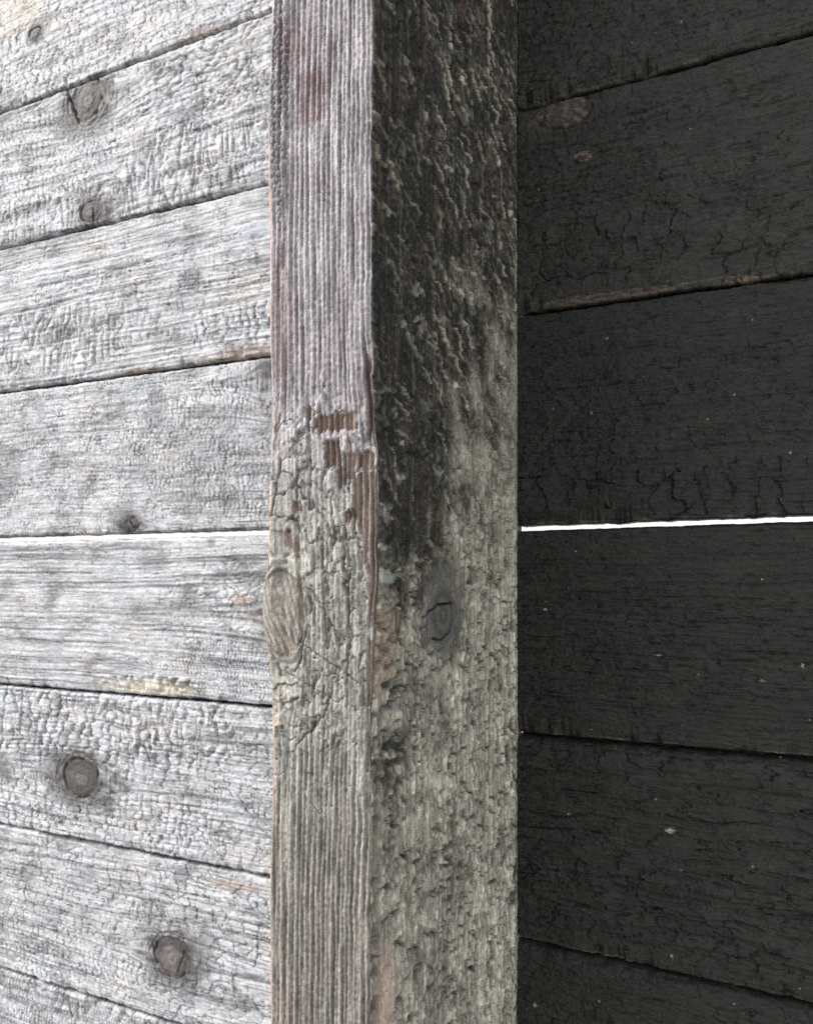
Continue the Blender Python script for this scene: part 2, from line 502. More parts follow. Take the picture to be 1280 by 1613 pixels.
# joints of the left bay, photographed at both ends
LJ = [line((0, 178), (418, 20)), line((0, 392), (420, 290)), line((0, 618), (420, 560)), line((0, 850), (425, 838)),
      line((0, 1078), (425, 1113)), line((0, 1298), (420, 1382)), line((0, 1525), (250, 1605))]
LJ = [shifted(LJ[0], PITCH)] + LJ + [shifted(LJ[-1], -PITCH)]
RJ = [line((815, 172), (1280, 50)), line((815, 495), (1280, 430)), line((815, 832), (1280, 815)),
      line((815, 1155), (1280, 1195)), line((815, 1478), (1280, 1585))]
RJ = [shifted(RJ[0], PITCH)] + RJ + [shifted(RJ[-1], -PITCH)]

left_wall = empty("board_wall", (X_L - .4, 0, 0),
                  "weathered charred board wall coloured sunlit silver, with bulging cracked scales and knots left of the post", "wall")
right_wall = empty("board_wall", (X_R + .4, 0, 0),
                   "charred board wall coloured shaded black, with fine cracks right of the post", "wall")

BROWN = (.22, .14, .09)
def K(px, py, ru, rw):
    x, z = mm((px, py)); return (x, z, ru, rw)
def ZN(kind, px, py, ru, rw, *par):
    return (kind, mm((px, py)), (ru, rw), par)
def ST(px, py, ru, rw, c, a):
    x, z = mm((px, py)); return (x, z, ru, rw, c, a)
def SP(p, q, wd, dp):
    return mm(p) + mm(q) + (wd, dp)

left_specs = [
    dict(seed=2, ring=7, gr=.25, knots=[K(56, 54, 9, 7)],
         zones=[ZN('pillow', 150, 60, 260, 120, 11, 6, .7), ZN('pillow', 60, 120, 90, 30, 9, 7, .8)],
         stains_and_shade=[ST(330, 60, 70, 10, BROWN, .5), ST(20, 20, 60, 20, (.42, .36, .26), .5)]),
    dict(label='plank with a split brown knot and washboard ripples', seed=3, ring=7, gr=.3, knots=[K(138, 157, 19, 20), K(142, 334, 12, 10)],
         zones=[ZN('ripple', 285, 262, 100, 44, 5.2, 27, 2.0), ZN('ripple', 330, 120, 90, 40, 8, 8, 1.2),
                ZN('ripple', 60, 345, 110, 28, 5.2, 22, 1.5), ZN('pillow', 60, 260, 120, 60, 7, 4, .5), ZN('check', 370, 200, 60, 60, 5, 7, .7)],
         splits=[SP((103, 135), (125, 195), 1.6, 5), SP((147, 330), (148, 352), 1.3, 4)],
         stains_and_shade=[ST(110, 195, 20, 14, (.10, .09, .085), .7)]),
    dict(seed=4, ring=4.5, gr=.5, fg=-.15, rel=.7, knots=[],
         zones=[ZN('ripple', 70, 545, 120, 36, 5.6, 20, 1.7), ZN('pillow', 370, 520, 60, 22, 8, 8, 1.1), ZN('check', 200, 470, 160, 40, 6, 7, .6, 4.0)],
         splits=[SP((60, 455), (330, 390), 1.0, 1.2)],
         stains_and_shade=[ST(215, 585, 22, 4, BROWN, .7), ST(385, 556, 40, 5, BROWN, .6), ST(250, 465, 4, 3, BROWN, .6), ST(285, 465, 5, 4, (.06, .06, .06), .6)]),
    dict(seed=5, ring=4, gr=.16, fu=4.2, fv=3.6, rel=.6, lt=.8, knots=[K(209, 826, 8, 6), K(482, 585, 22, 30)],
         zones=[ZN('pillow', 330, 700, 120, 60, 5, 4.5, .6), ZN('check', 80, 700, 180, 70, 7, 3, .35, 4.0), ZN('pillow', 390, 760, 50, 40, 5, 6, .9)],
         splits=[SP((206, 822), (214, 832), 1.6, 5)],
         stains_and_shade=[ST(340, 720, 80, 45, (.16, .16, .168), .4), ST(245, 645, 12, 22, (.10, .10, .105), .65), ST(0, 735, 40, 30, (.10, .10, .11), .6), ST(195, 800, 16, 10, (.12, .11, .10), .5)]),  # widest patch: light falling off toward the post, put into the colour
    dict(seed=6, ring=4.2, gr=.5, fg=-.45, rel=.5, lt=1.2, knots=[K(470, 972, 18, 18)],
         zones=[ZN('ripple', 375, 930, 50, 30, 5, 6, .9), ZN('check', 330, 990, 60, 40, 7, 6, .6, 4.0), ZN('pillow', 370, 1060, 90, 26, 3.5, 3.5, .5),
                ZN('ripple', 240, 1078, 60, 8, 9, 16, 3.0)],
         stains_and_shade=[ST(110, 922, 26, 5, (.11, .105, .105), .6), ST(260, 965, 60, 8, (.13, .128, .135), .45), ST(395, 900, 26, 14, (.10, .10, .105), .5), ST(382, 943, 11, 3.5, (.26, .18, .135), .85), ST(240, 1082, 55, 8, (.42, .37, .28), .7)]),
    dict(label='plank with blocky raised scales round a ringed knot', seed=7, ring=5, gr=.3, knots=[K(128, 1226, 22, 18)],
         zones=[ZN('pillow', 70, 1140, 200, 44, 12, 13, 2.2), ZN('ripple', 255, 1135, 95, 34, 8, 22, 1.7), ZN('pillow', 30, 1265, 110, 30, 12, 7.5, 1.5),
                ZN('pillow', 240, 1300, 80, 30, 9, 9, .9), ZN('check', 370, 1240, 90, 70, 9, 8, .7)],
         stains_and_shade=[ST(90, 1225, 22, 18, (.10, .09, .09), .6), ST(170, 1265, 9, 10, (.04, .04, .04), .8), ST(8, 1215, 14, 10, (.09, .09, .09), .6)]),
    dict(label='plank with a cracked reddish knot low on the right', seed=8, ring=5, gr=.25, rel=.7, fu=9, fv=7, knots=[K(270, 1508, 18, 17)],
         zones=[ZN('check', 320, 1480, 110, 75, 13, 11, 1.1), ZN('check', 60, 1400, 170, 50, 9, 12, .9), ZN('pillow', 60, 1500, 160, 30, 7, 5, .6, 4.0)],
         splits=[SP((241, 1485), (247, 1522), 1.2, 3), SP((292, 1498), (280, 1532), 1.3, 3.5)],
         stains_and_shade=[ST(325, 1490, 12, 22, (.11, .11, .115), .6), ST(370, 1395, 30, 6, BROWN, .5), ST(270, 1508, 12, 12, (.20, .17, .155), .45)]),
    dict(seed=9, ring=5, gr=.3, knots=[],
         zones=[ZN('ripple', 110, 1572, 200, 16, 9, 20, 1.6), ZN('pillow', 100, 1613, 200, 60, 4, 4, .5)], stains_and_shade=[]),
]
LX = axis(-.735, X_L - .002, .00092, -1.5, X_L - .001)
for i, sp in enumerate(left_specs):
    gap = (3 if i == 3 else None)
    plank(left_wall, M_LIT, LX, LJ[i + 1], LJ[i], .00088, lit_relief(sp), sp['knots'], sp['seed'], label=sp.get('label'),
          gap_b=.0027 if i == 3 else .0012, gap_t=.0024 if i == 4 else .0012, tongue=(i != 4),
          roll_b=2.0, roll_t=3.2, ragged=1.5, lip=((.035, .037, .026), 1.0), wobble=1.4)

SHADED_CHAR = np.array([.0172, .0166, .0136])  # same charred boards; part of the post's shade put into the colour
def shaded_relief(spec):
    def f(W):
        u, w, s = W.u, W.w, W.s
        out = 1 - W.kn
        g = W.grain(spec.get('ring', 4.0))
        lines = np.zeros(u.shape)
        fib = perlin(W.psi / 1.1, u / 40, s + 33)
        n_ = perlin(W.psi / 3.2, u / 75, s + 36)
        slit = (1 - ss(0, .09, np.abs(n_))) * ss(.0, .35, perlin(u / 22, W.psi / 6, s + 37))
        h = 1.6 * spec.get('gr', .2) * g - .8 * slit + .34 * W.fine(8, 1.2, 1) + .32 * fib + .16 * fbm(u / 2.4, w / 1.8, s + 34, 3) + .8 * fbm(u / 70, w / 50, s + 70, 2)
        d, cid, tl, pf, fr = W.bricks(9, 4.2, 103, 1.0)
        gt = ss(-.4, .25, fbm(u / 30, w / 20, s + 75, 3))
        ln0 = gt * (1 - ss(.1, .55, d))
        h = h + gt * (.25 * (cid - .5) + .35 * tl) - .45 * ln0
        lines = np.maximum(lines, .6 * ln0)
        for i, (kind, c, r, par) in enumerate(spec.get('zones', [])):
            m = blob(u, w, c[0], c[1], r[0], r[1], i + s, .45) * out
            su, sv, amp = par[:3]
            d, cid, tl, pf, fr = W.bricks(su, sv, 7 * i, 1.2)
            gate = ss(-.4, .1, fbm(u / su * .5, W.psi / sv * .5, s + 80 + i, 3))
            wd = .55 + .5 * fbm(u / su, W.psi / sv, s + 84 + i, 2)
            ln = gate * (1 - ss(.1, np.maximum(.3, wd), d))
            h = h + m * amp * (.5 * (cid - .5) + 1.0 * tl) - m * amp * ln
            lines = np.maximum(lines, m * ln)
        rr = W.rho
        h = h * out + W.kn * (.5 * fbm(u / 4, w / 3, s + 90, 3) + .8 * (1 - rr ** 2))
        h = h - 1.2 * np.exp(-((rr - 1.0) / .05) ** 2) * ss(-.2, .2, perlin(u / 9, w / 9, s + 3))
        c = np.ones(u.shape + (3,)) * SHADED_CHAR * spec.get('tone', 1.0)
        v = 1 + .3 * W.fine(40, 14, 5, 3) + .35 * W.fine(9, 1.1, 6, 3) + .12 * g + .3 * fbm(u / 2.4, w / 1.6, s + 35, 2)
        c = c * np.clip(v, .25, 2.2)[..., None] * (1 - .55 * np.maximum(lines, .6 * slit)[..., None])
        c = mixc(c, (.12, .085, .065), W.kn * ss(-.2, .4, fbm(u / 5, w / 4, s + 96, 3)) * spec.get('kb', 1))
        for (cu, cw, ru, rw, colr, amt) in spec.get('stains_and_shade', []):
            c = mixc(c, colr, amt * blob(u, w, cu, cw, ru, rw, 3, .6) * ss(-.5, .2, W.fine(7, 2, 44) + .8 * (ru < 6)))
        return h * 1.5, np.clip(c, .003, .8)
    return f

PALE = (.34, .30, .24)
right_specs = [
    dict(seed=12, tone=1.3, knots=[], zones=[ZN('check', 1000, 60, 400, 200, 9, 6, .5)], stains_and_shade=[]),
    dict(label='plank with a rough brownish knot near the post', seed=13, tone=1.25, knots=[K(887, 176, 19, 11), K(917, 246, 7, 4)],
         zones=[ZN('check', 1050, 380, 200, 30, 16, 22, 1.2), ZN('check', 1000, 280, 300, 60, 14, 6, .55)],
         stains_and_shade=[ST(880, 178, 20, 11, (.055, .042, .034), .7), ST(950, 468, 70, 3.5, (.10, .075, .06), .7), ST(1178, 438, 5, 2.5, (.16, .12, .09), .8)]),
    dict(seed=14, tone=.82, ring=3, gr=.34, knots=[], zones=[ZN('check', 1100, 770, 260, 18, 15, 22, 1.4), ZN('check', 1100, 640, 220, 40, 10, 6, .6)], stains_and_shade=[]),
    dict(seed=15, tone=.85, ring=3, gr=.36, knots=[], zones=[ZN('check', 1050, 1020, 220, 40, 12, 3, .6)],
         stains_and_shade=[ST(858, 960, 1.2, .9, PALE, .9), ST(1263, 1048, .8, 1.1, PALE, .9), ST(1037, 1032, 2, .6, PALE, .6), ST(1200, 1072, 1.8, .6, PALE, .6)]),
    dict(seed=16, tone=.95, ring=5, knots=[], zones=[ZN('check', 1060, 1320, 300, 90, 26, 9.5, 1.6), ZN('check', 1060, 1440, 300, 36, 15, 6, .8)],
         stains_and_shade=[ST(1055, 1308, 2.7, 1.5, PALE, .9), ST(1057, 1506, .9, .9, PALE, .7)]),
    dict(seed=17, tone=.95, knots=[], zones=[ZN('check', 1000, 1600, 300, 80, 14, 9, .6)], stains_and_shade=[ST(842, 1582, 1.2, 1.5, PALE, .8)]),
]
RX = axis(X_R + .002, .045, .00072, X_R + .001, .75)
for i, sp in enumerate(right_specs):
    plank(right_wall, M_SHADED, RX, RJ[i + 1], RJ[i], .00072, shaded_relief(sp), sp['knots'], sp['seed'], label=sp.get('label'),
          gap_b=.0019 if i == 2 else .0010, gap_t=.0020 if i == 3 else .0010, tongue=(i != 3),
          roll_b=3.0 if i == 0 else 1.6, roll_t=11.0 if i in (4, 5) else 4.0, ragged=2.2, lip=((.10, .088, .07), .8))  # pale lip: edges catching light, put into the colour

# courses above and below the picture, carried on down to the ground
def more(root, mat, xs, top, bottom, relief, seed):
    f = top
    for k in range(3):
        g = shifted(f, PITCH)
        plank(root, mat, xs, f, g, .012, relief, [], seed + k); f = g
    f = bottom; k = 0
    while float(f(xs[0])) - PITCH > .02:
        g = shifted(f, -PITCH); k += 1
        plank(root, mat, xs, g, f, .012, relief, [], seed + 10 + k); f = g
more(left_wall, M_LIT, np.linspace(-1.5, X_L - .001, 80), LJ[0], LJ[-1], lit_relief(dict()), 30)
more(right_wall, M_SHADED, np.linspace(X_R + .001, .75, 80), RJ[0], RJ[-1], shaded_relief(dict()), 50)

# ------------------------------------------------------------------ post
def post():
    FW = (X_R - X_L) * 1000; SD = -Y_F * 1000          # front width, side depth in mm
    z_lo, z_hi = EYE - .44, EYE + .47
    zs = axis(z_lo, z_hi, .00058, .0, 2.35, 1.3)
    # s runs round the post: left side, front (0..FW), right side (FW..FW+SD)
    s_left = np.array([-SD - 11, -SD * .8, -SD * .5, -SD * .25, -40, -20, -12, -8, -6, -5, -4, -3, -2, -1])
    s_front = np.linspace(0, FW, int(FW / .52) + 1)
    s_side = np.concatenate([FW + np.arange(.6, 60, .75), FW + np.arange(60, SD + 2, 1.0), [FW + SD + 11]])
    s = np.concatenate([s_left, s_front, s_side])
    S, Z = np.meshgrid(s, zs, indexing='ij')
    w_mm = S; u_mm = Z * 1000
    def fx(px, py):                                    # photograph -> (u, s) on the front
        x, z = on_front(px, py); return z * 1000, (x - X_L) * 1000
    def sx(px, py):                                    # photograph -> (u, s) on the right side
        y, z = on_side(px, py); return z * 1000, FW + (y - Y_F) * 1000
    k1 = fx(446, 966); k2 = sx(697, 968)
    knots = [(k1[0], k1[1], 20, 11.5), (k2[0], k2[1], 17, 19)]
    W = Wood(u_mm, w_mm, 71, knots, wander=2.0, stretch=2.6)
    u, w = u_mm, w_mm
    front = ss(-3, 1, w) * (1 - ss(FW - 1.5, FW + 1.5, w))
    side = ss(FW - 1.5, FW + 1.5, w)
    leftm = 1 - ss(-3, 1, w)
    out = 1 - W.kn
    def fb(px, py, ru, rw, k=0, rough=.5):
        c = fx(px, py); return blob(u, w, c[0], c[1], ru, rw, k, rough) * front
    def sb(px, py, ru, rw, k=0, rough=.5):
        c = sx(px, py); return blob(u, w, c[0], c[1], ru, rw, k, rough) * side
    zpx = lambda py: fx(500, py)[0]
    spx = lambda py: sx(700, py)[0]
    # ---- front relief
    n = perlin(W.psi / 3.6, u / 900, 5) + .45 * perlin(W.psi / 1.7, u / 500, 6)
    ph_ = W.psi / (2.9 + .6 * ss(FW, 0, w)) + .55 * perlin(w / 9, u / 800, 69) + .10 * fbm(u / 60, w / 3, 70, 3)
    rg = np.abs(np.sin(math.pi * ph_))
    ridge = np.clip(1 - 1.9 * rg ** .75 * (.8 + .5 * perlin(u / 45, w / 3, 71)) + .35 * n + .3 * perlin(u / 9, W.psi / 1.1, 78), -1, 1)
    flake = ss(zpx(690), zpx(750), u + 14 * fbm(w / 9, u / 25, 8, 3)) * 0
    top_edge = zpx(632) + 22 * fbm(w / 7, u / 14, 9, 4)
    bot_edge = zpx(1215) + 45 * fbm(w / 7, u / 25, 10, 4)
    zone = ss(-7, 7, top_edge - u) * ss(-22, 22, u - bot_edge)
    def chip(x0, x1, y0, y1, k, jag=3.0):
        # a plate of char that has dropped off: straight sides along the grain, broken ends
        (ua, wa), (ub, wb) = fx(x0, y1), fx(x1, y0)
        je = jag * perlin(w / 1.9, u * 0 + k, 60 + k) + 2.0 * perlin(w / 6, u * 0 + k, 61 + k)
        jw = 1.2 * fbm(u / 9, u * 0 + k, 62 + k, 3)
        return ss(-.5, .5, u - ua + je) * ss(-.5, .5, ub + je * .6 - u) * ss(-.4, .4, w - wa + jw) * ss(-.4, .4, wb + jw - w) * front
    bare = np.clip(chip(494, 556, 650, 682, 1) + chip(510, 532, 692, 738, 2) + chip(536, 578, 712, 742, 3) + chip(524, 546, 738, 764, 4)
                   + chip(548, 583, 745, 830, 5, 7) + chip(560, 584, 775, 900, 6, 9) + chip(570, 588, 840, 985, 7, 12) + chip(478, 492, 640, 662, 8)
                   + .8 * chip(572, 590, 1010, 1110, 9, 10) + chip(462, 474, 790, 806, 10) + chip(536, 548, 806, 822, 11) + .8 * chip(574, 586, 560, 690, 12, 9), 0, 1)
    scales = zone * (1 - bare) * ss(1.02, 1.35, W.rho)
    dA, cid, tl, pA, fA = W.bricks(9.5, 6.5, 3, 1.7)
    e2, cid2, tl2 = W.cells(4.4, 2.8, 17, 2.0, .95, .4)
    fib = perlin(W.psi / .95, u / 30, 36)
    rag = fbm(u / 1.9, w / 1.5, 37, 3)
    big = ss(-.2, .3, fbm(u / 30, w / 20, 12, 2) + .25)
    h = front * ((1 - scales * .45) * .6 * ridge + .26 * fib + .26 * rag * (1 - .5 * scales) + .15 * W.fine(14, 1.0, 3))
    sm = ss(-.3, .5, fbm(u / 26, w / 14, 38, 3))
    h = h + front * scales * (.5 + .9 * (cid - .5) + 1.3 * tl * (.4 + .6 * big) + sm * (.35 * (cid2 - .5) + .6 * tl2 - .45 * (1 - ss(0, .10, e2)))
                              - 1.0 * (1 - ss(.1, .6, dA)))
    spl = np.exp(-((w - FW + 3.5 + 1.5 * fbm(u / 16, u * 0, 79, 3)) / 1.1) ** 2) * ss(zpx(720), zpx(690), u) * (1 - ss(zpx(590), zpx(545), u)) * front
    h = h - 2.4 * spl
    h = h + front * bare * (.45 * ridge - .8)
    bub = fb(440, 170, 60, 6.5, 5, .4)
    e3, c3 = worley(u / 3.2, w / 2.2, 4)[1:3]
    h = h + bub * (1.1 * ss(0, .5, e3) + .5)
    # long oblique checks below the knot, scratches
    ringz = np.exp(-((W.rho - 1.0) / .32) ** 2) * (W.rho > 1) * (w < FW)
    h = h + front * ringz * .6 * np.sin(W.rho * 30 + 1.5 * fbm(u / 14, w / 14, 66, 2))
    ra = W.rho * 1.15 + .35 * fbm(u / 12, w / 9, 75, 3)
    arcs = (1 - ss(.02, .10, np.abs(ra - np.floor(ra) - .5))) * ss(1.1, 1.3, W.rho) * (1 - ss(3.2, 4.6, W.rho)) * ss(-.2, .2, perlin(W.th * 2.2 + 9, W.rho * .9, 76)) * ss(k1[1] - 4, k1[1] + 6, w) * front * (w < FW)
    h = h - 1.3 * arcs
    for (p, q, wd, dp) in [((470, 1010), (560, 1075), .7, 2.0), ((455, 1060), (520, 1100), .6, 1.6), ((490, 930), (520, 985), .7, 2.0), ((520, 985), (548, 1020), .7, 1.8),
                           ((545, 1050), (585, 1085), .4, .8), ((520, 1215), (585, 1265), .35, .7), ((430, 1330), (470, 1400), .4, .5)]:
        a, b = fx(*p), fx(*q)
        L2 = (b[0] - a[0]) ** 2 + (b[1] - a[1]) ** 2
        tt = np.clip(((u - a[0]) * (b[0] - a[0]) + (w - a[1]) * (b[1] - a[1])) / L2, 0, 1)
        d = np.hypot(u - a[0] - tt * (b[0] - a[0]) + .8 * fbm(u / 4, w / 4, 14, 3), w - a[1] - tt * (b[1] - a[1]))
        h = h - front * dp * (1 - ss(0, wd, d)) * out
    # ---- side relief: scalloped char above, checks across the grain below
    up = ss(spx(1150), spx(500), u)
    dwn = 1 - up
    gs = W.grain(4.0, seed=7)
    fibs = perlin(W.psi / 2.2, u / 45, 46); fibs2 = perlin(W.psi / 4.5, u / 90, 47)
    rag_s = fbm(u / 2.4, w / 3.6, 48, 3)
    def shingle(width, space, tilt, k):
        # fibre bundles that broke across: each bundle steps like overlapping shingles
        q = w / width + .55 * fbm(u / 40, w / 22, 50 + k, 3)
        i = np.floor(q).astype(np.int64); fr = q - i
        ph = (u + tilt * w) / space + .35 * _J[(i * 7 + k) & 255, 0] + .8 * fbm(u / 34, w / 34, 52 + k, 3) + .25 * fbm(u / 7, w / 9, 53 + k, 2)
        j = np.floor(ph).astype(np.int64); pf = ph - j
        amp = _J[_h(i, j, k), 1]
        edge = ss(0, .18, fr) * ss(0, .18, 1 - fr)
        return pf, amp, edge
    pf, am, ed = shingle(14, 14.5, .42, 3)
    pf2, am2, ed2 = shingle(7, 8, .36, 9)
    crest = ss(.08, .6, am) * (1 - ss(.0, .27, pf)) * (.3 + .7 * ed); crest2 = ss(.15, .6, am2) * (1 - ss(0, .4, pf2)) * (.3 + .7 * ed2)
    hs = .25 * gs + .2 * fibs + .18 * fibs2 + .18 * rag_s
    crest = crest * np.clip(.9 + .45 * fibs + .25 * rag_s, 0, 1.25); crest2 = .6 * crest2 * np.clip(.9 + .45 * fibs + .25 * rag_s, 0, 1.25)
    hs = hs + (.35 + .65 * up) * (2.0 * crest + 1.0 * crest2 * ss(-.2, .4, fbm(u / 30, w / 30, 54, 2)))
    # lower down: short open checks that climb to the right
    pk, ak, ek = shingle(24, 20, -.16, 15)
    pk2, ak2, ek2 = shingle(11, 11, -.2, 21)
    chk = np.maximum(ss(.35, .6, ak) * (1 - ss(.04, .20, np.minimum(pk, 1 - pk) + .05 * rag_s)) * ek, ss(.4, .7, ak2) * (1 - ss(.04, .22, np.minimum(pk2, 1 - pk2))) * ek2)
    chk = chk * (1 - .7 * up)
    hs = hs - 3.6 * chk + dwn * (.9 * ak * (1 - pk) + .5 * ak2 * (1 - pk2))
    dS, cs, ts, pS, fS = W.bricks(11, 13, 29, 1.6)
    rpl = W.ripple(7.0, 16, 31)
    scg = ss(-.75, .0, fbm(u / 40, w / 40, 55, 3)) * (.4 + .6 * dwn)
    lnS = .7 * scg * ss(-.2, .4, fbm(u / 9, w / 24, 74, 2) + .05) * np.maximum(1 - ss(.35, 1.4, dS + .4 * fbm(u / 4, w / 6, 67, 2)), .55 * (1 - ss(.03, .15, rpl)) * (1 - .6 * ss(.3, .8, dwn)))
    rightw = ss(.35 * SD, .8 * SD, w - FW)
    rgs = np.abs(np.sin(math.pi * (W.psi / 6.2 + .8 * perlin(w / 22, u / 500, 72) + .14 * fbm(u / 50, w / 6, 73, 3))))
    rdg = np.clip(1 - 2.0 * rgs ** .8, -1, 1)
    hs = hs + scg * (1.1 * (cs - .5) + 1.5 * ts + .35 * (rpl - .5)) - 1.6 * lnS + dwn * (.35 + .5 * rightw) * rdg
    smooth = np.clip(sb(700, 965, 30, 30, 6, .3), 0, 1)
    hs = hs * (1 - .75 * smooth)
    # slit next to the arris, low down, and the pale sliver beside it
    c1 = sx(594, 1400); c2 = sx(607, 1480)
    arr = np.exp(-((w - FW - 4.5) / 2.2) ** 2) * ss(zpx(1130), zpx(1300), u)
    hs = hs - 2.6 * arr
    sliver = np.exp(-((w - FW - 15 - 2 * fbm(u / 30, w * 0 + 2, 68, 3)) / 8.0) ** 4) * ss(spx(1370), spx(1460), u)
    hs = hs * (1 - .6 * sliver) + .8 * sliver
    h = h + side * hs * out
    # knots
    rr = W.rho
    near1 = (w < FW)
    kg = 1 - 2 * (1 - np.abs(np.sin((w * .95 + u * .30) * 1.2 + .5 * fbm(u / 18, w / 9, 16, 2)))) ** 2
    h = h + W.kn * np.where(near1, 1.0 * (1 - rr ** 2) - 1.0 + .12 * kg + .3 * fib, .25 * np.cos(rr * 12) * .5 + .9 * (1 - rr ** 2) * .6 + .1 * W.fine(3, 2, 4))
    h = h - 1.0 * np.exp(-((rr - 1.02) / .06) ** 2) * ss(-.2, .2, perlin(u / 8, w / 8, 17))
    slitm = np.zeros(u.shape)
    for (p, q, wd, dp) in [((668, 972), (689, 952), 1.0, 5), ((689, 952), (716, 950), 1.0, 5), ((682, 1006), (695, 1008), .8, 4), ((695, 1008), (711, 993), .8, 4),
                           ((641, 935), (657, 945), .7, 3)]:
        a, b = sx(*p), sx(*q)
        L2 = (b[0] - a[0]) ** 2 + (b[1] - a[1]) ** 2
        tt = np.clip(((u - a[0]) * (b[0] - a[0]) + (w - a[1]) * (b[1] - a[1])) / L2, 0, 1)
        d = np.hypot(u - a[0] - tt * (b[0] - a[0]) + .5 * fbm(u / 3, w / 3, 14, 3), (w - a[1] - tt * (b[1] - a[1])) * .6)
        h = h - side * dp * (1 - ss(0, wd, d))
        slitm = np.maximum(slitm, side * (1 - ss(.3 * wd, .9 * wd, d)))
    h = h * (.25 + .75 * ss(0, 5, w)) * (1 - .93 * ss(FW + SD - 9, FW + SD - 2, w)) + leftm * (.3 * W.fine(9, 3, 2))
    # ---- where each point stands: square section with worn corners
    zz = Z
    swell = 5.2 * np.exp(-((u - k1[0]) / 22) ** 2) + 2.3 * fbm(u / 130, u * 0 + 2, 18, 2)      # the spike knot pushes the left edge out
    dent = 4.2 * ss(zpx(520), zpx(640), u) * 0 + 4.6 * np.exp(-np.abs((u - zpx(850)) / 62) ** 3) + 1.4 * fbm(u / 110, u * 0 + 8, 19, 3) + .8 * fbm(u / 14, u * 0 + 3, 20, 4)
    wear = .8 + 2.2 * ss(zpx(560), zpx(640), u) * (1 - .5 * ss(zpx(1150), zpx(1300), u)) + .5 * fbm(u / 15, u * 0, 22, 3)
    wear = np.clip(wear, .5, 4)
    # rounded corners: superpose smooth-min
    xf = np.clip(w, 0, FW); ysd = np.clip(w - FW, 0, None); yl = np.clip(-w, 0, None)
    px = X_L * 1000 + xf; py = Y_F * 1000 + ysd + yl
    # outward normals, turning smoothly round the arrises
    a_r = ss(-1, 1, (w - FW) / (2.2 * wear)); a_l = ss(-1, 1, -(w) / 3.5)
    nx = a_r - a_l; ny = -(1 - a_r) * (1 - a_l) - 1e-3
    nl = np.hypot(nx, ny); nx /= nl; ny /= nl
    cut_r = wear * np.exp(-np.abs(w - FW) / wear) ; cut_l = 2.0 * np.exp(-np.abs(w) / 2.0)
    hh = h - 1.1 * cut_r - 1.0 * cut_l
    px = px + nx * hh - swell * (1 - ss(0, 16, w)) + dent * np.exp(-((w - FW) / 22) ** 2) * .8
    py = py + ny * hh
    keepback = ss(FW + SD - 3, FW + SD, w)
    P = np.stack([px / 1000, py / 1000, zz], -1)
    # ---- surface colour
    c = np.zeros(u.shape + (3,))
    low = ss(zpx(560), zpx(900), u)
    lowest = ss(zpx(1150), zpx(1450), u)
    fine = W.fine(10, 1.1, 21, 3); med = W.fine(45, 8, 22, 3)
    fr_top = np.array([.265, .243, .255]); fr_mid = np.array([.222, .214, .190]); fr_low = np.array([.185, .170, .150])  # lavender top: sky sheen put into the colour, browner below
    cf = fr_top * (1 - low)[..., None] + fr_mid * (low * (1 - lowest))[..., None] + fr_low * (low * lowest)[..., None]
    rd = np.clip(.5 + .5 * ridge, 0, 1)
    cf = cf * (.36 + 1.0 * rd * (1 - .6 * scales) + .62 * .7 * scales)[..., None] * np.clip(1 + .35 * fine + .25 * med + .35 * rag + .3 * fib, .3, 1.9)[..., None]
    brn = ss(.02, .5, fbm(u / 45, w / 9, 24, 4)) * (1 - scales)
    cf = mixc(cf, (.115, .078, .068), .5 * brn * (1 - rd) + .08 * brn)
    cf = mixc(cf, (.11, .058, .052), .75 * np.clip(fb(455, 75, 12, 11, 31, .8) + fb(490, 150, 14, 9, 32, .8) + .8 * fb(440, 470, 40, 6, 33, .8), 0, 1) * (1 - .7 * rd))
    cf = mixc(cf, (.05, .045, .04), .75 * arcs)
    cf = mixc(cf, (.05, .04, .034), .8 * np.exp(-((W.rho - 1.03) / .045) ** 2) * (w < FW) * ss(-.3, .2, perlin(W.th * 1.5 + 3, W.rho, 77)))
    cf = mixc(cf, (.05, .045, .04), scales * .85 * np.maximum(1 - ss(.12, .5, dA), sm * .8 * (1 - ss(0, .1, e2))))
    cf = cf * (1 + scales[..., None] * (cid - .5)[..., None] * .4)
    bcol = np.ones(u.shape + (3,)) * np.array([.165, .125, .105]) * (.35 + 1.15 * rd)[..., None]
    cf = cf * (1 - bare[..., None]) + bcol * bare[..., None] * (1 + .2 * fine[..., None])
    cf = mixc(cf, (.05, .05, .06), .62 * bub * ss(-.5, .1, fbm(u / 12, w / 4, 58, 3)) * (1 - .4 * ss(.2, .5, e3)))
    hot = chip(494, 556, 650, 682, 1) + .6 * chip(510, 532, 692, 738, 2) + .8 * chip(536, 548, 806, 822, 11)
    cf = mixc(cf, (.20, .125, .092), .5 * (.45 + .75 * rd) * np.clip(hot, 0, 1) * bare)
    cf = mixc(cf, (.045, .028, .022), .85 * spl)
    pit = fb(455, 850, 5, 2.5, 11, .6) + fb(468, 862, 6, 2, 12, .6) + fb(545, 810, 3, 2, 13, .6)
    cf = mixc(cf, (.06, .032, .022), .85 * np.clip(pit, 0, 1))
    # left arris: bare reddish wood shows where the char has rubbed off
    rub = np.exp(-((w - .5) / 1.9) ** 2) * ss(-.45, .0, fbm(u / 55, w * 0, 26, 3))
    cf = mixc(cf, (.31, .215, .17), .65 * rub)
    spot = ss(.45, .6, fbm(u / 14, w / 3, 27, 3)) * np.exp(-((w - 1) / 3) ** 2)
    cf = mixc(cf, (.40, .19, .08), .65 * spot)
    # side: black char, brushed down to grey-green wood in the lower half
    sd_grey = np.array([.43, .40, .325])
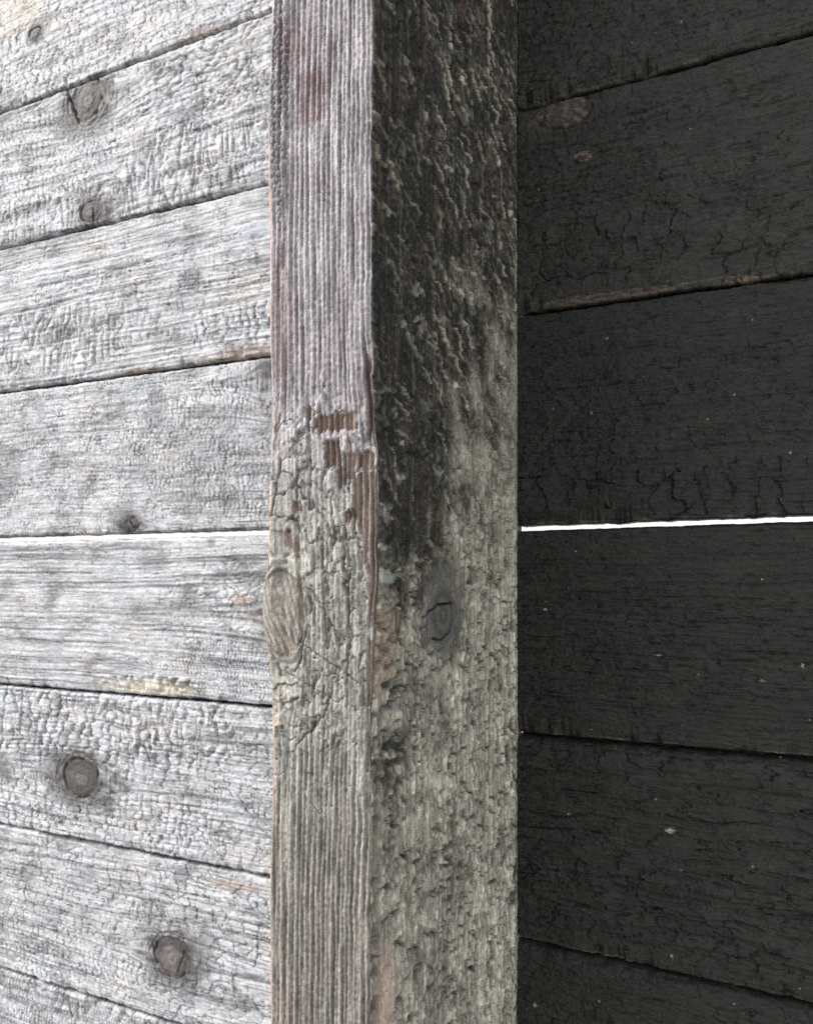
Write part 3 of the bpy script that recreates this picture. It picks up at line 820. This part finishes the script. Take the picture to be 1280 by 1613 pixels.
    cs_ = np.ones(u.shape + (3,)) * sd_grey * np.clip(1 + .3 * W.fine(9, 2.0, 25, 3) + .22 * W.fine(40, 20, 26, 3) + .22 * fibs + .16 * rag_s, .25, 1.9)[..., None]
    ragged = fbm(u / 26, w / 30, 28, 5) * .55 + .20 * W.fine(5, 2, 27)
    t = (u - spx(1050)) / (spx(60) - spx(1050))                # 0 low, 1 high
    dark = ss(-.25, .4, t * .85 - .13 + ragged * .7 - .55 * (w - FW - .45 * SD) / SD * (1 - .45 * ss(.5, 1.1, t)))
    streak = (1 - ss(60, 100, w - FW + 26 * fbm(u / 40, w / 30, 29, 4))) * ss(sx(640, 930)[0], sx(640, 860)[0], u + 12 * fbm(w / 12, u / 14, 33, 4))
    cover = np.clip(np.maximum(dark * .96, streak * .94), 0, 1)
    worn_lit = np.clip(1.7 * crest + .8 * crest2 - .12, 0, 1) * ss(-.35, .35, fbm(u / 45, w / 45, 56, 3) + .25)      # broken ends brushed paler, light on the crests put into the colour too
    cover = cover * (1 - .97 * worn_lit * (1 - streak * .45)) * (1 - .12 * ss(.1, .5, fibs + .6 * rag_s))
    cover = cover * (1 - .16 * ss(.5, 1, rpl) * (1 - streak))
    cs_ = mixc(cs_, (.0095, .0095, .0085), cover)
    cs_ = mixc(cs_, (.11, .07, .052), .6 * ss(.2, .7, fbm(u / 34, w / 10, 30, 4)) * (1 - smooth))
    cs_ = mixc(cs_, (.025, .024, .022), .85 * np.clip(np.maximum(chk, .85 * lnS), 0, 1))
    cs_ = cs_ * (1 + .5 * scg * (cs - .5) + .3 * scg * ss(.3, 0, pS) + .3 * scg * ss(.4, .95, rpl))[..., None]  # lit scale edges put into the colour as lighter ends
    spots = sb(705, 1385, 26, 30, 21, .8) + .7 * sb(655, 1120, 22, 16, 22, .8) + .6 * sb(640, 1215, 30, 14, 23, .8) + .5 * sb(760, 1240, 30, 20, 24, .9) + .6 * sb(690, 1540, 30, 22, 25, .9)
    cs_ = mixc(cs_, (.06, .055, .048), .6 * np.clip(spots, 0, 1) * ss(-.5, .3, fibs + rag_s))
    lat = ss(.1, .6, fibs2 + .4 * fibs)
    cs_ = cs_ * (1 - .3 * lat)[..., None] * (1 + dwn * (.16 + .2 * rightw) * rdg)[..., None]
    cs_ = mixc(cs_, (.135, .128, .118), .8 * smooth)
    pale = sb(600, 1020, 22, 14, 15, .5)
    cs_ = mixc(cs_, (.34, .27, .20), .6 * pale)
    mint = sb(604, 908, 3.2, 12, 16, .5)
    cs_ = mixc(cs_, (.34, .38, .30), .8 * mint)
    cs_ = mixc(cs_, (.60, .46, .37), .85 * sliver * np.clip(1 + .3 * fibs + .3 * rag_s, 0, 1.15))
    cs_ = mixc(cs_, (.09, .06, .045), .6 * np.exp(-((w - FW - 4.5) / 4) ** 2) * ss(zpx(1100), zpx(1250), u))
    c = cf * (1 - side)[..., None] + cs_ * side[..., None]
    kc1 = np.array([.16, .147, .127]); kc2 = np.array([.115, .11, .10])
    kcol = np.where(near1[..., None], kc1 * (.80 + .62 * kg * ss(-.5, .2, fbm(u / 7, w / 5, 59, 3)) + .3 * fbm(u / 12, w / 2, 65, 3))[..., None], kc2 * (1 + .2 * np.cos(rr * 14))[..., None])
    kcol = mixc(kcol, (.20, .145, .11), np.where(near1, .5 * ss(.75, 1, rr) * ss(-.4, .3, fbm(u / 14, w / 8, 57, 2)), 0))
    c = c * out[..., None] + kcol * W.kn[..., None]
    c = mixc(c, (.02, .018, .016), .8 * slitm)
    c = np.clip(c, .004, .8)
    root_loc = Vector(((X_L + X_R) / 2, Y_F / 2, 0))
    P = P - np.array(root_loc)
    kf = W.kn > .5
    kq = kf[:-1, :-1] & kf[1:, :-1] & kf[1:, 1:] & kf[:-1, 1:]
    q, V, C = mesh_from_grid("timber_post", P, c, kq)
    nz = P.shape[1]; last = (P.shape[0] - 1) * nz
    r_ = np.arange(nz - 1)
    q = np.concatenate([q, np.stack([last + r_, r_, r_ + 1, last + r_ + 1], -1)])      # the back, against the wall
    ob = build("timber_post", q, V, C, M_POST)
    ob.location = root_loc
    ob["label"] = "upright timber post between the walls, brushed silver front and blackened right side"
    ob["category"] = "post"
    mid = (w < FW)[:-1, :-1]
    for sel, lab in ((mid, "striped oval knot on the left edge"), (~mid, "smooth dark knot split by a crack")):
        qk = mesh_from_grid("knot", P, c, ~(kq & sel))
        kb = build("knot", qk[0], qk[1], qk[2], M_POST, ob)
        kb["label"] = lab
    # cap
    return ob
post()
